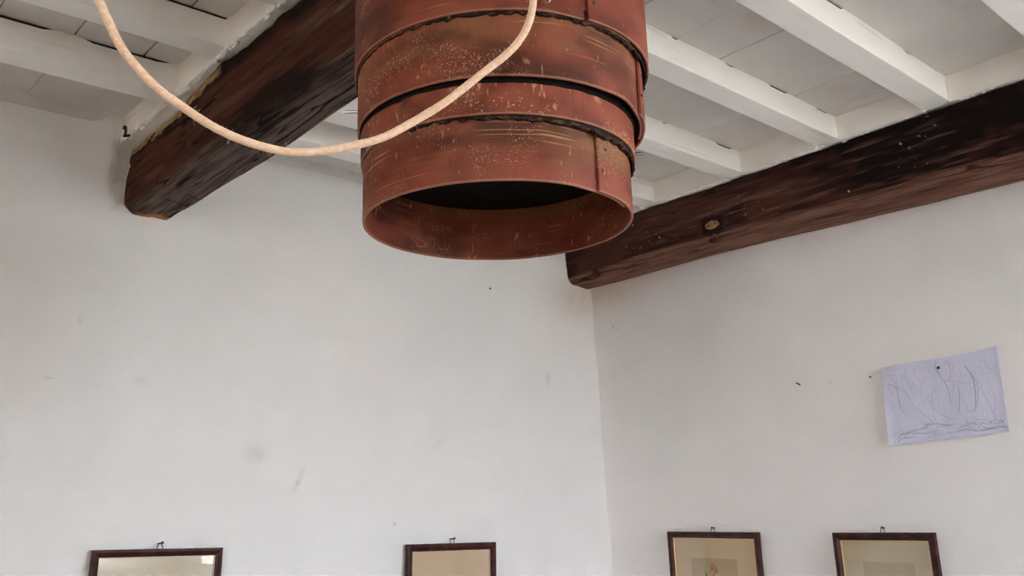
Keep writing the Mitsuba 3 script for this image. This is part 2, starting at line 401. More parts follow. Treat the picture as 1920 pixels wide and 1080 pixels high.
def holed_near():
    import manifold3d as m3
    b = m3.Manifold.cube((XB - X0 + 0.5, 1.1, 3.02)).translate((X0 - 0.25, Y0 - 1.1, 0))
    for x0, x1, z0, z1 in ((1.8, 3.05, 1.15, 2.8),):
        b -= m3.Manifold.cube((x1 - x0, 1.5, z1 - z0)).translate((x0, Y0 - 1.3, z0))
    return b


put('wall_near', holed_near(), 'paint_plain', smooth=False, label='plain white wall with window openings behind the camera', kind='structure')
def holed_far_left():
    import manifold3d as m3
    b = m3.Manifold.cube((0.25, YA - Y0 + 0.5, 3.02)).translate((X0 - 0.25, Y0 - 0.25, 0))
    return b - m3.Manifold.cube((1, 1.15, 1.5)).translate((X0 - 0.5, -1.9, 1.15))  # opening added in this unseen wall to light the right wall and infill


put('wall_far_left', holed_far_left(), 'paint_ochre', smooth=False, label='unseen wall outside the left edge, ochre for warm bounce, with an added window opening', kind='structure')
put('floor', box((X0 + XB) / 2, (YA + Y0) / 2, -0.05, XB - X0 + 0.5, YA - Y0 + 0.5, 0.1), 'floor_tile', smooth=False, label='warm terracotta floor below the picture', kind='structure')

# ---------------------------------------------------------------- ceiling: slab, tiles, plaster infill
ceil = put('ceiling', box((X0 + XB) / 2, (YA + Y0) / 2, 3.03, XB - X0 + 0.5, YA - Y0 + 0.5, 0.06), 'paint_tile', smooth=False, label='white painted ceiling of flat tiles laid over joists', kind='structure')

JL = [(2.505, 2.598), (2.157, 2.240), (1.80, 1.885), (1.44, 1.525), (1.07, 1.155), (0.70, 0.785), (0.33, 0.415), (-0.05, 0.035), (-0.43, -0.345), (-0.82, -0.735), (-1.2, -1.115), (-1.6, -1.515), (-2.0, -1.915), (-2.4, -2.315), (-2.75, -2.665)]
JR = [(2.612, 2.695), (2.338, 2.425), (1.880, 1.970), (1.449, 1.538), (1.037, 1.129), (0.612, 0.704), (0.19, 0.28), (-0.24, -0.15), (-0.66, -0.57), (-1.08, -0.99), (-1.5, -1.41), (-1.92, -1.83), (-2.34, -2.25), (-2.75, -2.66)]


def tile_mesh(x0, x1, y0, y1, z, tilt):
    bev = 0.0015
    m = box((x0 + x1) / 2, (y0 + y1) / 2, z + 0.014, x1 - x0, y1 - y0, 0.028, bev)
    m.vertices[:, 2] += tilt[0] * (m.vertices[:, 0] - (x0 + x1) / 2) + tilt[1] * (m.vertices[:, 1] - (y0 + y1) / 2)
    return m


def tiles(xs, gaps, joists, yend, ymin, g):
    g0 = g
    ys = [yend] + [(a + b) / 2 for a, b in joists]
    for k in range(len(ys) - 1):
        if ys[k] < ymin:
            break
        for i in range(len(xs) - 1):
            s = rng.normal(0, 1, 3)
            if k == 0:
                g = min(g, 0.0008)
            else:
                g = g0
            put('tile', tile_mesh(xs[i] + g / 2, xs[i + 1] - g / 2, ys[k + 1] + 0.001, ys[k] - 0.001, ZT + 0.0012 * s[0], (0.006 * s[1], 0.003 * s[2])), 'paint_tile', ceil, smooth=False)


tiles([0.0852 + 0.1985 * k for k in range(5)] + [1.10], None, JL, YA, 1.2, 0.0045)
tiles([1.10] + [1.185 + 0.2305 * k for k in range(10)], None, JR, YA, 0.3, 0.0004)


def joist_mesh(x0, x1, y0, y1, topf, seed):
    xs = np.linspace(x0, x1, max(30, int((x1 - x0) * 60)))
    rings = []
    for x in xs:
        w = 0.004 * (meshkit.noise(np.array([[x * 2.1, seed, 1.0]]))[0] - 0.5)
        w2 = 0.004 * (meshkit.noise(np.array([[x * 2.4, seed, 5.0]]))[0] - 0.5)
        zb = ZJ + 0.005 * (meshkit.noise(np.array([[x * 1.7, seed, 9.0]]))[0] - 0.5)
        zt = topf(x)
        q = rpoly([(y0 + w, zb), (y1 + w2, zb), (y1 + w2, zt), (y0 + w, zt)], [0.004, 0.004, 0.001, 0.001], 2)
        rings.append(np.column_stack([np.full(len(q), x), q]))
    return loft(rings)


def top_left(seed):
    return lambda x: ZT - 0.009 + 0.012 * min(1.0, max(0.0, meshkit.noise(np.array([[x * 9, seed, 3.0]]))[0] - 0.55) / 0.25)


def top_right(seed):
    return lambda x: ZT + 0.003 - 0.010 * min(1.0, max(0.0, meshkit.noise(np.array([[x * 10, seed, 3.0]]))[0] - 0.66) / 0.06)


where_l = ['white painted joist nearest the left wall, on the left of the brown beam', 'second white joist from the left wall, left of the brown beam', 'third white joist from the left wall, left bay, above the picture edge']
where_r = ['white joist nearest the left wall, running behind the stacked-hoop lamp', 'white joist whose end meets the right beam just right of the lamp bottom', 'white joist running down to the right beam, third out from the left wall',
           'long white joist with short dark gaps along its top, above the right beam', 'white joist with bluish underside crossing the top right of the ceiling', 'white joist cut by the top right corner of the picture', 'white joist overhead beyond the top right corner of the picture']
for i, (a, b) in enumerate(JL[:3]):
    lab = where_l[i]
    put('ceiling_joist', joist_mesh(X0, 1.02 if i > 2 else 1.05, a, b, top_left(i * 3.1), i * 1.9), 'paint_joist', smooth=40, label=lab, cat='joist', group='white ceiling joists')
for i, (a, b) in enumerate(JR[:7]):
    lab = where_r[i]
    put('ceiling_joist', joist_mesh(1.13, 3.15, a, b, top_right(i * 3.7 + 40), i * 1.9 + 60), 'paint_joist', smooth=40, label=lab, cat='joist', group='white ceiling joists')


for J, x0, x1, root in ((JL[:3], X0, 1.0, 0), (JR[:7], 1.13, 3.13, 3)):
    for i, (a, b) in enumerate(J):
        n = root + i
        put('gap_shade', box((x0 + x1) / 2, (a + b) / 2, ZT - 0.0065, x1 - x0, b - a - 0.008, 0.012), 'gap_shade_dark', 'ceiling_joist' + (f'_{n:03d}' if n else ''), smooth=False, label='dark strip standing in for the shadow gap between joist and tiles')  # strip added so the slot over each joist reads as shadow


def infill(x, side, y0, y1, seed):
    """plaster block standing on the beam between two joists; face at x, pointing to side (-1 left)."""
    def fn(u, v):
        y = y0 + (y1 - y0) * u
        z = (ZJ - 0.004) + (ZT + 0.006 - ZJ) * v
        e = np.minimum(np.minimum(u, 1 - u) * (y1 - y0), 0.012) / 0.012
        d = 0.010 * (meshkit.noise(np.stack([y * 16, z * 16, y * 0 + seed], 1)) - 0.5) + 0.007 * (e - 1) ** 2 + 0.006 * (1 - v) ** 4
        return np.stack([x + side * d, y, z], 1)
    return thicken(grid(18, 8, fn), (-side, 0, 0), 0.05)


for J, x, side in ((JL, 0.985, -1), (JR, 3.105, -1)):
    ys = [YA + 0.02] + [v for ab in J for v in (ab[1], ab[0])]
    for k in range(0, len(ys) - 1, 2):
        if ys[k] < 0.0:
            break
        put('infill_block', infill(x, side, ys[k + 1] + 0.001, ys[k] - 0.001, k * 1.3 + x), 'paint_infill', ceil, smooth=40)
for x, y0, y1, cnt, sz in ((0.980, 1.4, 2.97, 95, 0.0085), (3.103, 0.7, 2.9, 90, 0.005)):
    cr = []
    for _ in range(cnt):
        m = trimesh.creation.icosphere(1, 1.0)
        m.vertices = m.vertices * (1 + 0.5 * (meshkit.noise(m.vertices * 2 + rng.uniform(0, 50)) - 0.5))[:, None] * sz * rng.uniform(0.4, 1.3, 3) * (0.8, 1.8, 0.8)
        m.vertices += (x + rng.normal(0.004, 0.004), rng.uniform(y0, y1), ZJ + rng.normal(-0.004, 0.004))
        cr.append(m)
    put('plaster_crumbs', trimesh.util.concatenate(cr), 'paint_infill', ceil, smooth=True, kind='stuff')
# plaster cove where the ceiling meets the left wall
put('trim_1', trimesh.Trimesh(*(lambda m: (m.vertices, m.faces))(loft([np.array([(x, YA - 0.026 - 0.006 * meshkit.noise(np.array([[x * 4, 1, 1]]))[0], 2.955), (x, YA + 0.02, 2.955), (x, YA + 0.02, 2.90), (x, YA - 0.006, 2.905 + 0.012 * meshkit.noise(np.array([[x * 3, 4, 2]]))[0])]) for x in np.linspace(X0, 3.2, 90)])), process=False), 'paint_tile', smooth=60, label='thin white plaster cove along the top of the left wall', kind='structure')

# ---------------------------------------------------------------- beams
def beam(keys, ys, nring, amp, seed, chips):
    """keys: {y: [(x, z) ...]} cross sections with the same number of corners and radii."""
    ky = sorted(keys)
    rings = []
    for y in ys:
        pts = np.array([[np.interp(y, ky, [keys[k][i][j] for k in ky]) for j in (0, 1)] for i in range(len(keys[ky[0]]))])
        q = resample(rpoly(pts, 0.016, 5), nring)
        P = np.column_stack([q[:, 0], np.full(len(q), y), q[:, 1]])
        rings.append(P)
    R = np.array(rings)
    c = R.mean(1, keepdims=True)
    d = R - c; d[..., 1] = 0
    d /= np.linalg.norm(d, axis=2, keepdims=True)
    flat = R.reshape(-1, 3)
    k = amp * (meshkit.fbm(np.column_stack([flat[:, 0] * 9, flat[:, 1] * 2.2, flat[:, 2] * 9]) + seed, 3) - 0.5)
    k += 0.35 * amp * (meshkit.fbm(np.column_stack([flat[:, 0] * 45, flat[:, 1] * 5, flat[:, 2] * 45]) + seed, 3) - 0.5)
    k -= chips(flat)
    return loft((flat + k[:, None] * d.reshape(-1, 3)).reshape(R.shape))


def chips_left(p):
    """long drying check on the face, a ragged upper edge, gouges across the underside."""
    z0 = 2.775 - 0.035 * (2.9 - p[:, 1])
    a = 0.006 * np.exp(-((p[:, 2] - z0) / 0.005) ** 2) * (p[:, 0] < 1.06)
    e = np.clip((p[:, 2] - 2.80) / 0.05, 0, 1) * (p[:, 0] < 1.06)
    b = 0.022 * e * meshkit.fbm(np.column_stack([p[:, 1] * 9, p[:, 2] * 9, p[:, 0] * 0]), 3)
    return a + b


def chips_right(p):
    e = np.clip((p[:, 2] - 2.81) / 0.04, 0, 1) * (p[:, 0] < 3.2)
    return 0.014 * e * meshkit.fbm(np.column_stack([p[:, 1] * 9, p[:, 2] * 9, p[:, 0] * 0]), 3)


KL = {3.1: [(1.022, 2.848), (1.006, 2.628), (1.035, 2.607), (1.165, 2.601), (1.175, 2.848)],
      2.6: [(1.018, 2.848), (1.012, 2.632), (1.040, 2.606), (1.168, 2.604), (1.180, 2.848)],
      2.3: [(0.990, 2.848), (1.015, 2.636), (1.050, 2.606), (1.182, 2.606), (1.190, 2.848)],
      1.8: [(0.990, 2.848), (1.025, 2.636), (1.060, 2.608), (1.172, 2.606), (1.185, 2.848)],
      0.0: [(0.990, 2.848), (1.022, 2.636), (1.050, 2.606), (1.175, 2.606), (1.185, 2.848)],
      -3.0: [(0.990, 2.848), (1.020, 2.636), (1.045, 2.606), (1.175, 2.606), (1.185, 2.848)]}
KR = {3.1: [(3.190, 2.848), (3.188, 2.640), (3.215, 2.618), (3.345, 2.607), (3.372, 2.848)],
      2.8: [(3.150, 2.848), (3.200, 2.640), (3.245, 2.618), (3.372, 2.610), (3.372, 2.848)],
      2.45: [(3.117, 2.848), (3.172, 2.640), (3.218, 2.617), (3.372, 2.611), (3.372, 2.848)],
      1.9: [(3.122, 2.848), (3.190, 2.640), (3.235, 2.617), (3.372, 2.609), (3.372, 2.848)],
      1.5: [(3.122, 2.848), (3.180, 2.630), (3.228, 2.603), (3.372, 2.592), (3.372, 2.848)],
      1.1: [(3.098, 2.848), (3.170, 2.615), (3.232, 2.588), (3.372, 2.580), (3.372, 2.848)],
      0.85: [(3.099, 2.848), (3.150, 2.608), (3.200, 2.583), (3.372, 2.572), (3.372, 2.848)],
      -3.0: [(3.099, 2.848), (3.150, 2.600), (3.200, 2.575), (3.372, 2.560), (3.372, 2.848)]}
ysb = np.r_[np.linspace(-2.25, 0.3, 34), np.linspace(0.31, 3.05, 420)]
bl = thing('ceiling_beam', 'weathered dark brown timber beam running from the left wall up behind the lamp', 'beam', 'dark timber ceiling beams')
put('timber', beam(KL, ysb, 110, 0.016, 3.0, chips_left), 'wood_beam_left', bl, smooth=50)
br = thing('ceiling_beam', 'nearly black timber beam with a pale knot running along the top of the right wall', 'beam', 'dark timber ceiling beams')
put('timber', beam(KR, ysb, 110, 0.014, 11.0, chips_right), 'wood_beam_right', br, smooth=50)
kn = trimesh.creation.icosphere(4, 1.0)
kn.vertices *= 1 + 0.5 * (meshkit.fbm(kn.vertices * 3, 3)[:, None] - 0.5)
kn.vertices = kn.vertices * (0.014, 0.040, 0.024) + (3.176, 2.096, 2.695)
put('knot', kn, 'wood_knot', br, smooth=40, label='golden-brown knot')
for (y, z) in ((2.50, 2.790), (1.235, 2.765), (1.47, 2.66), (2.37, 2.70)):
    x = float(np.interp(y, sorted(KR), [KR[k][0][0] for k in sorted(KR)]))
    x2 = float(np.interp(y, sorted(KR), [KR[k][1][0] for k in sorted(KR)]))
    xx = x + (x2 - x) * (2.848 - z) / 0.21
    put('nail', cyl((xx - 0.008, y, z), (xx + 0.02, y, z), 0.0045, 10), 'steel', br)

# ---------------------------------------------------------------- pendant lamp of stacked bent-wood hoops
LB = np.array([1.0727, 1.1758, 2.0899])
AX = np.array([0.0172, -0.0152, 1.0]); AX /= np.linalg.norm(AX)
VD = np.array([0.6734, 0.7393, 0.0]); VD -= AX * (VD @ AX); VD /= np.linalg.norm(VD)
LAT = np.cross(VD, AX)


def lp(phi, r, h, off=0.0):
    """lamp coordinates -> world: angle (0 = picture right, -90 = towards the viewer), radius, height over the lowest rim."""
    return LB + LAT * (off + 0) + np.multiply.outer(h, AX) + np.multiply.outer(r * np.cos(phi), LAT) + np.multiply.outer(r * np.sin(phi), VD)


def hoop(R, h0, h1, seam, off, t=0.005, overlap=0.42, seed=0):
    """a strip bent once round and lapped over itself; (mesh, uv)."""
    th = np.linspace(0, 2 * np.pi + overlap, 420)
    ramp = np.clip((th - (2 * np.pi - 0.30)) / 0.28, 0, 1); ramp = ramp * ramp * (3 - 2 * ramp)
    rin = R - t - (t + 0.0008) * ramp
    prof = rpoly([(0, 0), (t, 0), (t, h1 - h0), (0, h1 - h0)], 0.0018, 3)     # (radial, height)
    ext = np.linspace(0.04, 0.96, 12)
    prof = np.vstack([prof[4:8], [(t, h * (h1 - h0)) for h in ext], prof[8:16], [(0, h * (h1 - h0)) for h in ext[::-1]], prof[:4]])
    rings, uv = [], []
    for k, a in enumerate(th):
        e = 1.0
        w = 0.0012 * np.sin(2 * a + seed) + 0.0008 * np.sin(3 * a + 2 * seed)
        wb = 0.0012 * (meshkit.noise(np.array([[a * 4, seed, 1.0]]))[0] - 0.5)
        wt = 0.0050 * (meshkit.noise(np.array([[a * 6, seed, 6.0]]))[0] - 0.5)
        hh = h0 + prof[:, 1] + wb + (wt - wb) * prof[:, 1] / (h1 - h0)
        rings.append(lp(seam + a, rin[k] + w + prof[:, 0], hh, 0) + LAT * off)
        uv.append(np.column_stack([np.full(len(prof), a * R), prof[:, 1]]))
    m = loft(rings)
    uv = np.vstack([np.vstack(uv), uv[0].mean(0), uv[-1].mean(0)])
    return m, uv


lamp = thing('pendant_lamp', 'rust-brown pendant lamp made of stacked old bentwood sieve hoops', 'lamp')
SPEC = [(0.2500, 0.000, 0.160, math.radians(-46), 0.0, None, 'lowest and narrowest hoop'), (0.2585, 0.1105, 0.255, math.radians(-128), 0.0045, (0.097, 0.253), 'second hoop from the bottom'),
        (0.2741, 0.1700, 0.345, math.radians(-22), 0.0119, None, 'third hoop with an overhanging lower edge'), (0.2820, 0.2845, 0.430, math.radians(-58), 0.0150, (0.271, 0.2765), 'topmost and widest hoop')]
for i, (R, h0, h1, seam, off, rag, lab) in enumerate(SPEC):
    m, uv = hoop(R, h0, h1, seam, off, seed=i * 2.1)
    hk = put('hoop', m, HB[i], lamp, smooth=True, uv=uv, label=lab)
    # nails clenched through the lap
    for (da, hh) in ((0.07, 0.25), (0.07, 0.75), (0.14, 0.5)):
        a = seam + da * 0.6
        h = h0 + (h1 - h0) * hh
        if i == 1 or h > 0.33:
            continue
        p = lp(a, R, h) + LAT * off
        o = LAT * math.cos(a) + VD * math.sin(a)
        put('nail', cyl(p - o * 0.004, p + o * 0.0012, 0.0028, 10), 'iron_dark', hk)
    if rag:
        lo, hi = rag[0], h0 + 0.02
        th = np.linspace(0, 2 * np.pi, 700)
        Rr = SPEC[i - 1][0] + 0.0012 + 0.5 * (R - 0.005 - SPEC[i - 1][0])
        dlow = (meshkit.fbm(np.column_stack([np.cos(th) * 22 + i, np.sin(th) * 22, th * 0 + 2]), 4) - 0.5)
        side = np.where(i == 1, 0.6 + 0.5 * np.cos(th - 0.2), 0.8 + 0.3 * np.sin(th * 1.0))
        low = h0 - (h0 - lo) * np.clip(side + 0.9 * dlow, 0.05, 1.5)
        rings = []
        for k, a in enumerate(th[:-1]):
            j = 0.0016 * (meshkit.noise(np.array([[math.cos(a) * 60, math.sin(a) * 60, 3.0 + i]]))[0] - 0.5)
            rr = np.array([Rr - 0.0012, Rr + 0.0012, R - 0.0058, R - 0.0058, R - 0.0075, Rr - 0.0012]) + j
            rr[1] += 0.0015 + j
            hh = np.array([low[k], low[k] + 0.0006, min(low[k] + 0.006, h0 - 0.0005), hi, hi, hi])
            rings.append(lp(a, rr, hh) + LAT * off)
        rings.append(rings[0])
        put('ragged_rim', loft(rings, cap=False), 'hide_ragged', hk, smooth=50, label='ragged dark remains of the sieve skin')
put('sieve_skin', loft([lp(np.linspace(0, 2 * np.pi, 72, endpoint=False), 0.2435, 0.112), lp(np.linspace(0, 2 * np.pi, 72, endpoint=False), 0.2435, 0.1135)]), 'hide_and_shade_black', lamp, smooth=30, label='black sieve skin closing the lowest hoop from inside')
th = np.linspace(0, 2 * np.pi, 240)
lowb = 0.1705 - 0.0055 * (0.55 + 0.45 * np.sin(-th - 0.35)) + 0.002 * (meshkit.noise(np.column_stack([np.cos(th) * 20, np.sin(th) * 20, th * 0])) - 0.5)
put('shade_band', loft([lp(a, np.array([0.2585, 0.2605, 0.2605, 0.2585]), np.array([lowb[k % 239], lowb[k % 239] + 0.0005, 0.19, 0.19])) + LAT * 0.0045 for k, a in enumerate(th)], cap=False), 'hide_and_shade_black', lamp + '__hoop_001', smooth=40, label='black band standing in for the shadow under the third hoop')  # overhang shadow of the third hoop, modelled as a black band
# cover board, steel stubs of the hanging rod, eyelet
th = np.linspace(0, 2 * np.pi, 72, endpoint=False)
put('cover_board', loft([lp(th, 0.276, 0.39) + LAT * 0.015, lp(th, 0.276, 0.402) + LAT * 0.015]), 'iron_dark', lamp, smooth=30)


def bolt(phi, h, R, off, length, r):
    p = lp(phi, R, h) + LAT * off
    o = LAT * math.cos(phi) + VD * math.sin(phi)
    b = put('bolt', trimesh.util.concatenate([cyl(p - o * 0.012, p + o * length, r, 14)] + [cyl(p + o * q, p + o * (q + 0.0007), r * 1.08, 14) for q in np.arange(0.005, length - 0.001, 0.0016)]), 'steel', lamp, smooth=40, label='steel bolt end')
    put('nut', loft([p - o * 0.001 + (r * 2.0) * np.array([math.cos(a) * AX + math.sin(a) * np.cross(o, AX) for a in np.linspace(0, 2 * np.pi, 6, endpoint=False)]), p + o * 0.003 + (r * 2.0) * np.array([math.cos(a) * AX + math.sin(a) * np.cross(o, AX) for a in np.linspace(0, 2 * np.pi, 6, endpoint=False)])]), 'steel', b, smooth=False)


bolt(math.radians(178), 0.243, 0.2741, 0.0119, 0.030, 0.0030)
bolt(math.radians(0), 0.136, 0.2585, 0.0045, 0.020, 0.0030)
a0 = math.radians(-74.5)
pe = lp(a0, 0.282, 0.300) + LAT * 0.015
oe = LAT * math.cos(a0) + VD * math.sin(a0)
tor = np.array([pe + oe * 0.007 + 0.0055 * (math.cos(t) * AX + math.sin(t) * (0.8 * LAT + 0.6 * oe)) for t in np.linspace(0, 2 * np.pi, 25)])
put('eyelet', trimesh.util.concatenate([tube(tor, 0.0013, 8), cyl(pe - oe * 0.004, pe + oe * 0.0025, 0.0014, 8)]), 'steel', lamp, smooth=40, label='small steel screw eye')
top = LB + AX * 0.40 + LAT * 0.015
put('suspension_cord', tube(np.linspace(top - AX * 0.01, [top[0], top[1], 2.96], 12), 0.006, 10), 'rope_cotton', lamp, smooth=60)

# ---------------------------------------------------------------- cotton rope swagged across the front of the lamp
RP = [[0.3457, 1.17, 2.2908], [0.361, 1.169, 2.2592], [0.3803, 1.1666, 2.2248], [0.4011, 1.1633, 2.2008], [0.4238, 1.1589, 2.1791], [0.4538, 1.1513, 2.1585], [0.4966, 1.1373, 2.1315], [0.53, 1.126, 2.1171], [0.5682, 1.1112, 2.1065],
      [0.5927, 1.1022, 2.1035], [0.6227, 1.0896, 2.1050], [0.6634, 1.0695, 2.1135], [0.6911, 1.056, 2.1225], [0.7231, 1.0385, 2.1357], [0.753, 1.0215, 2.1559], [0.7993, 0.9902, 2.1919], [0.8524, 0.9495, 2.2453], [0.8946, 0.9148, 2.2932], [0.9116, 0.9028, 2.3291], [0.9212, 0.8981, 2.372]]
P = [[0.22, 1.20, 2.96], [0.245, 1.195, 2.75], [0.275, 1.188, 2.55], [0.31, 1.18, 2.39]] + RP + [[0.924, 0.897, 2.45], [0.926, 0.895, 2.60], [0.927, 0.894, 2.78], [0.928, 0.893, 2.955]]
C = spline(P, 900)
rope = thing('rope', 'pale pinkish-beige cotton rope sagging across the front of the hoop lamp', 'rope')
lenC = np.r_[0, np.cumsum(np.linalg.norm(np.diff(C, axis=0), axis=1))]
rad = 0.0060 * (1 + 0.10 * (meshkit.fbm(np.column_stack([lenC * 60, lenC * 0, lenC * 0]), 2) - 0.5))
put('strand', tube(C, rad, 20, rf=lambda i, t: 1 + 0.055 * np.abs(np.sin(1.5 * (t + lenC[i] * 260)))), 'rope_cotton', rope, smooth=60)
fz = []
for _ in range(420):
    i = rng.integers(120, 880)
    d = rng.normal(0, 1, 3); tt = C[i + 1] - C[i]; tt /= np.linalg.norm(tt)
    d -= tt * (d @ tt) * 0.6; d /= np.linalg.norm(d)
    L = rng.uniform(0.003, 0.009)
    b = rng.normal(0, 1, 3) * 0.3
    Q = np.array([C[i] + d * (0.0052 + L * s) + (b * L * s * s) for s in np.linspace(0, 1, 4)])
    fz.append(tube(Q, 0.00022, 3))
put('fuzz', trimesh.util.concatenate(fz), 'rope_cotton', rope, smooth=True, kind='stuff')


# ---------------------------------------------------------------- framed pictures
def picture(label, O, ex, en, w, h, roll, lean, border, mat, fillet, prints, hook_dx):
    """O = top left corner on the wall, ex = unit vector to the right along the wall, en = out of the wall."""
    ex, en = np.asarray(ex, float), np.asarray(en, float)
    ez = np.array([0, 0, 1.0])
    cr, sr = math.cos(roll), math.sin(roll)
    r_, u_ = ex * cr + ez * sr, ez * cr - ex * sr
    cl, sl = math.cos(lean), math.sin(lean)
    u2, n2 = u_ * cl + en * sl, en * cl - u_ * sl
    O = np.asarray(O, float) + en * (0.014 + h * sl)
    at = lambda a, b, c: O + np.multiply.outer(a, r_) - np.multiply.outer(b, u2) + np.multiply.outer(c, n2)
    root = thing('picture_frame', label, 'picture', 'framed pictures in a row on the walls')
    # moulding: profile (distance from the outer edge inwards, height) mitred round the rectangle
    b = border
    prof = np.array([(0, 0), (0, 0.014), (b * 0.08, 0.018), (b * 0.35, 0.0195), (b * 0.62, 0.017), (b * 0.75, 0.013), (b * 0.95, 0.011), (b, 0.009), (b, 0.0)])
    rings = []
    corners = [(0, 0, 1, 1), (w, 0, -1, 1), (w, h, -1, -1), (0, h, 1, -1), (0, 0, 1, 1)]
    for cx, cy, dx, dy in corners:
        rings.append(np.array([at(cx + dx * q[0], cy + dy * q[0], q[1]) for q in prof]))
    put('moulding', loft(rings, cap=False), 'frame_wood', root, smooth=30)
    # fillet inside the rebate
    f = 0.007
    prof2 = np.array([(b - 0.001, 0.0095), (b + 0.0005, 0.0095), (b + 0.002, 0.002), (b + 0.002, 0.0005), (b - 0.001, 0.0005)])
    rings = [np.array([at(cx + dx * q[0], cy + dy * q[0], q[1]) for q in prof2]) for cx, cy, dx, dy in corners]
    put('fillet', loft(rings, cap=False), fillet, root, smooth=False, label='thin pale inner fillet' if fillet != 'gilt' else 'thin gilt inner fillet')
    quad = lambda x0, y0, x1, y1, z0, z1: loft([np.array([at(x0, y0, z), at(x1, y0, z), at(x1, y1, z), at(x0, y1, z)]) for z in (z0, z1)])
    bk = put('mat_board', quad(b - 0.003, b - 0.003, w - b + 0.003, h - b + 0.003, -0.004, 0.0008), mat, root, smooth=False)
    for (x0, y0, x1, y1, pm) in prints:
        pk = put('print', quad(x0, y0, x1, y1, 0.0008, 0.0014), pm, root, smooth=False)
        if pm == 'print_olive':
            def flat(poly, name, m, z=0.0020, lab=None):
                poly = np.asarray(poly, float)
                put(name, loft([np.array([at(q[0], q[1], zz) for q in poly]) for zz in (0.0013, z)]), m, pk, smooth=False, label=lab)
            fx, fy = 0.2235, 0.157
            t = np.linspace(0, 2 * np.pi, 18, endpoint=False)
            flat(np.column_stack([fx + 0.013 + 0.013 * np.cos(t) + 0.006 * np.sin(t), fy - 0.002 + 0.020 * np.sin(t)]), 'tulip_petal', 'ink_rose')
            flat(np.column_stack([fx - 0.003 + 0.007 * np.cos(t) + 0.005 * np.sin(t) * -1, fy - 0.006 + 0.022 * np.sin(t)]), 'tulip_petal', 'ink_rose')
            flat([(fx + 0.004, fy + 0.016), (fx + 0.007, fy + 0.018), (fx - 0.015, fy + 0.11), (fx - 0.019, fy + 0.11)], 'stem', 'ink_green')
            flat([(fx - 0.042, fy + 0.012), (fx - 0.036, fy + 0.02), (fx - 0.022, fy + 0.05), (fx - 0.016, fy + 0.11), (fx - 0.024, fy + 0.11), (fx - 0.034, fy + 0.05)], 'leaf', 'ink_green')
    g = put('glass', trimesh.Trimesh([at(b + 0.0016, b + 0.0016, 0.0035), at(w - b - 0.0016, b + 0.0016, 0.0035), at(w - b - 0.0016, h - b - 0.0016, 0.0035), at(b + 0.0016, h - b - 0.0016, 0.0035)], [[0, 2, 1], [0, 3, 2]], process=False), 'glass_pane', root, smooth=False)
    # hanger: a wire ring standing on the top edge, over a nail in the wall
    c = at(w / 2 + hook_dx, -0.006, 0.006)
    ring = np.array([c + 0.0085 * math.sin(t) * r_ * (1 - 0.35 * math.cos(t)) + 0.0115 * math.cos(t) * u2 for t in np.linspace(0, 2 * np.pi, 24)])
    put('hanging_ring', tube(ring, 0.0014, 7), 'iron_dark', root, smooth=40, label='small dark wire hanging ring')
    q = c + u2 * 0.009
    return root, q, en, r_


def hang_nail(q, en, dist, up, label):
    put('nail', trimesh.util.concatenate([cyl(q - en * (dist + 0.01), q + en * 0.008 + up, 0.0022, 9), cyl(q + en * 0.0075 + up, q + en * 0.0105 + up, 0.0046, 10)]), 'iron_dark', smooth=40, label=label, cat='nail', group='nails in the walls')


A_ = dict(ex=(1, 0, 0), en=(0, -1, 0)); B_ = dict(ex=(0, -1, 0), en=(-1, 0, 0))
pics = [
    ('wide brown-framed picture with cream mat, leftmost of the four, on the left wall', (0.9546, 3.0, 1.4984), A_, 0.4221, 0.46, math.radians(-3.4), 0.0, 0.0235, 'mat_cream', 'fillet_pale', [], -0.001, 'dark nail holding the wide cream-matted picture at far left'),
    ('narrow brown-framed picture with plain beige mat, on the left wall below the lamp', (2.1398, 3.0, 1.4263), A_, 0.4650, 0.56, math.radians(-3.0), 0.0, 0.029, 'mat_beige', 'fillet_pale', [], 0.001, 'dark nail holding the plain beige picture under the lamp'),
    ('brown-framed tulip print on the right wall, nearer the room corner', (3.378, 2.6307, 1.3941), B_, 0.4764, 0.60, math.radians(-0.8), 0.0, 0.0265, 'mat_beige', 'gilt', [(0.112, 0.112, 0.350, 0.50, 'print_olive')], 0.006, 'dark nail holding the tulip picture'),
    ('brown-framed print on the right wall below the pinned drawing', (3.378, 1.8209, 1.3853), B_, 0.3968, 0.55, math.radians(-0.3), 0.0, 0.0285, 'mat_tan', 'gilt', [(0.105, 0.108, 0.300, 0.45, 'print_dull')], 0.003, 'dark nail holding the right-hand picture under the drawing'),
]
for lab, O, ax, w, h, roll, lean, border, mat, fil, prints, hx, nl in pics:
    root, q, en, r_ = picture(lab, O, ax['ex'], ax['en'], w, h, roll, lean, border, mat, fil, prints, hx)
    hang_nail(q, en, 0.02, r_ * 0.004 + np.array([0, 0, 0.004]), nl)

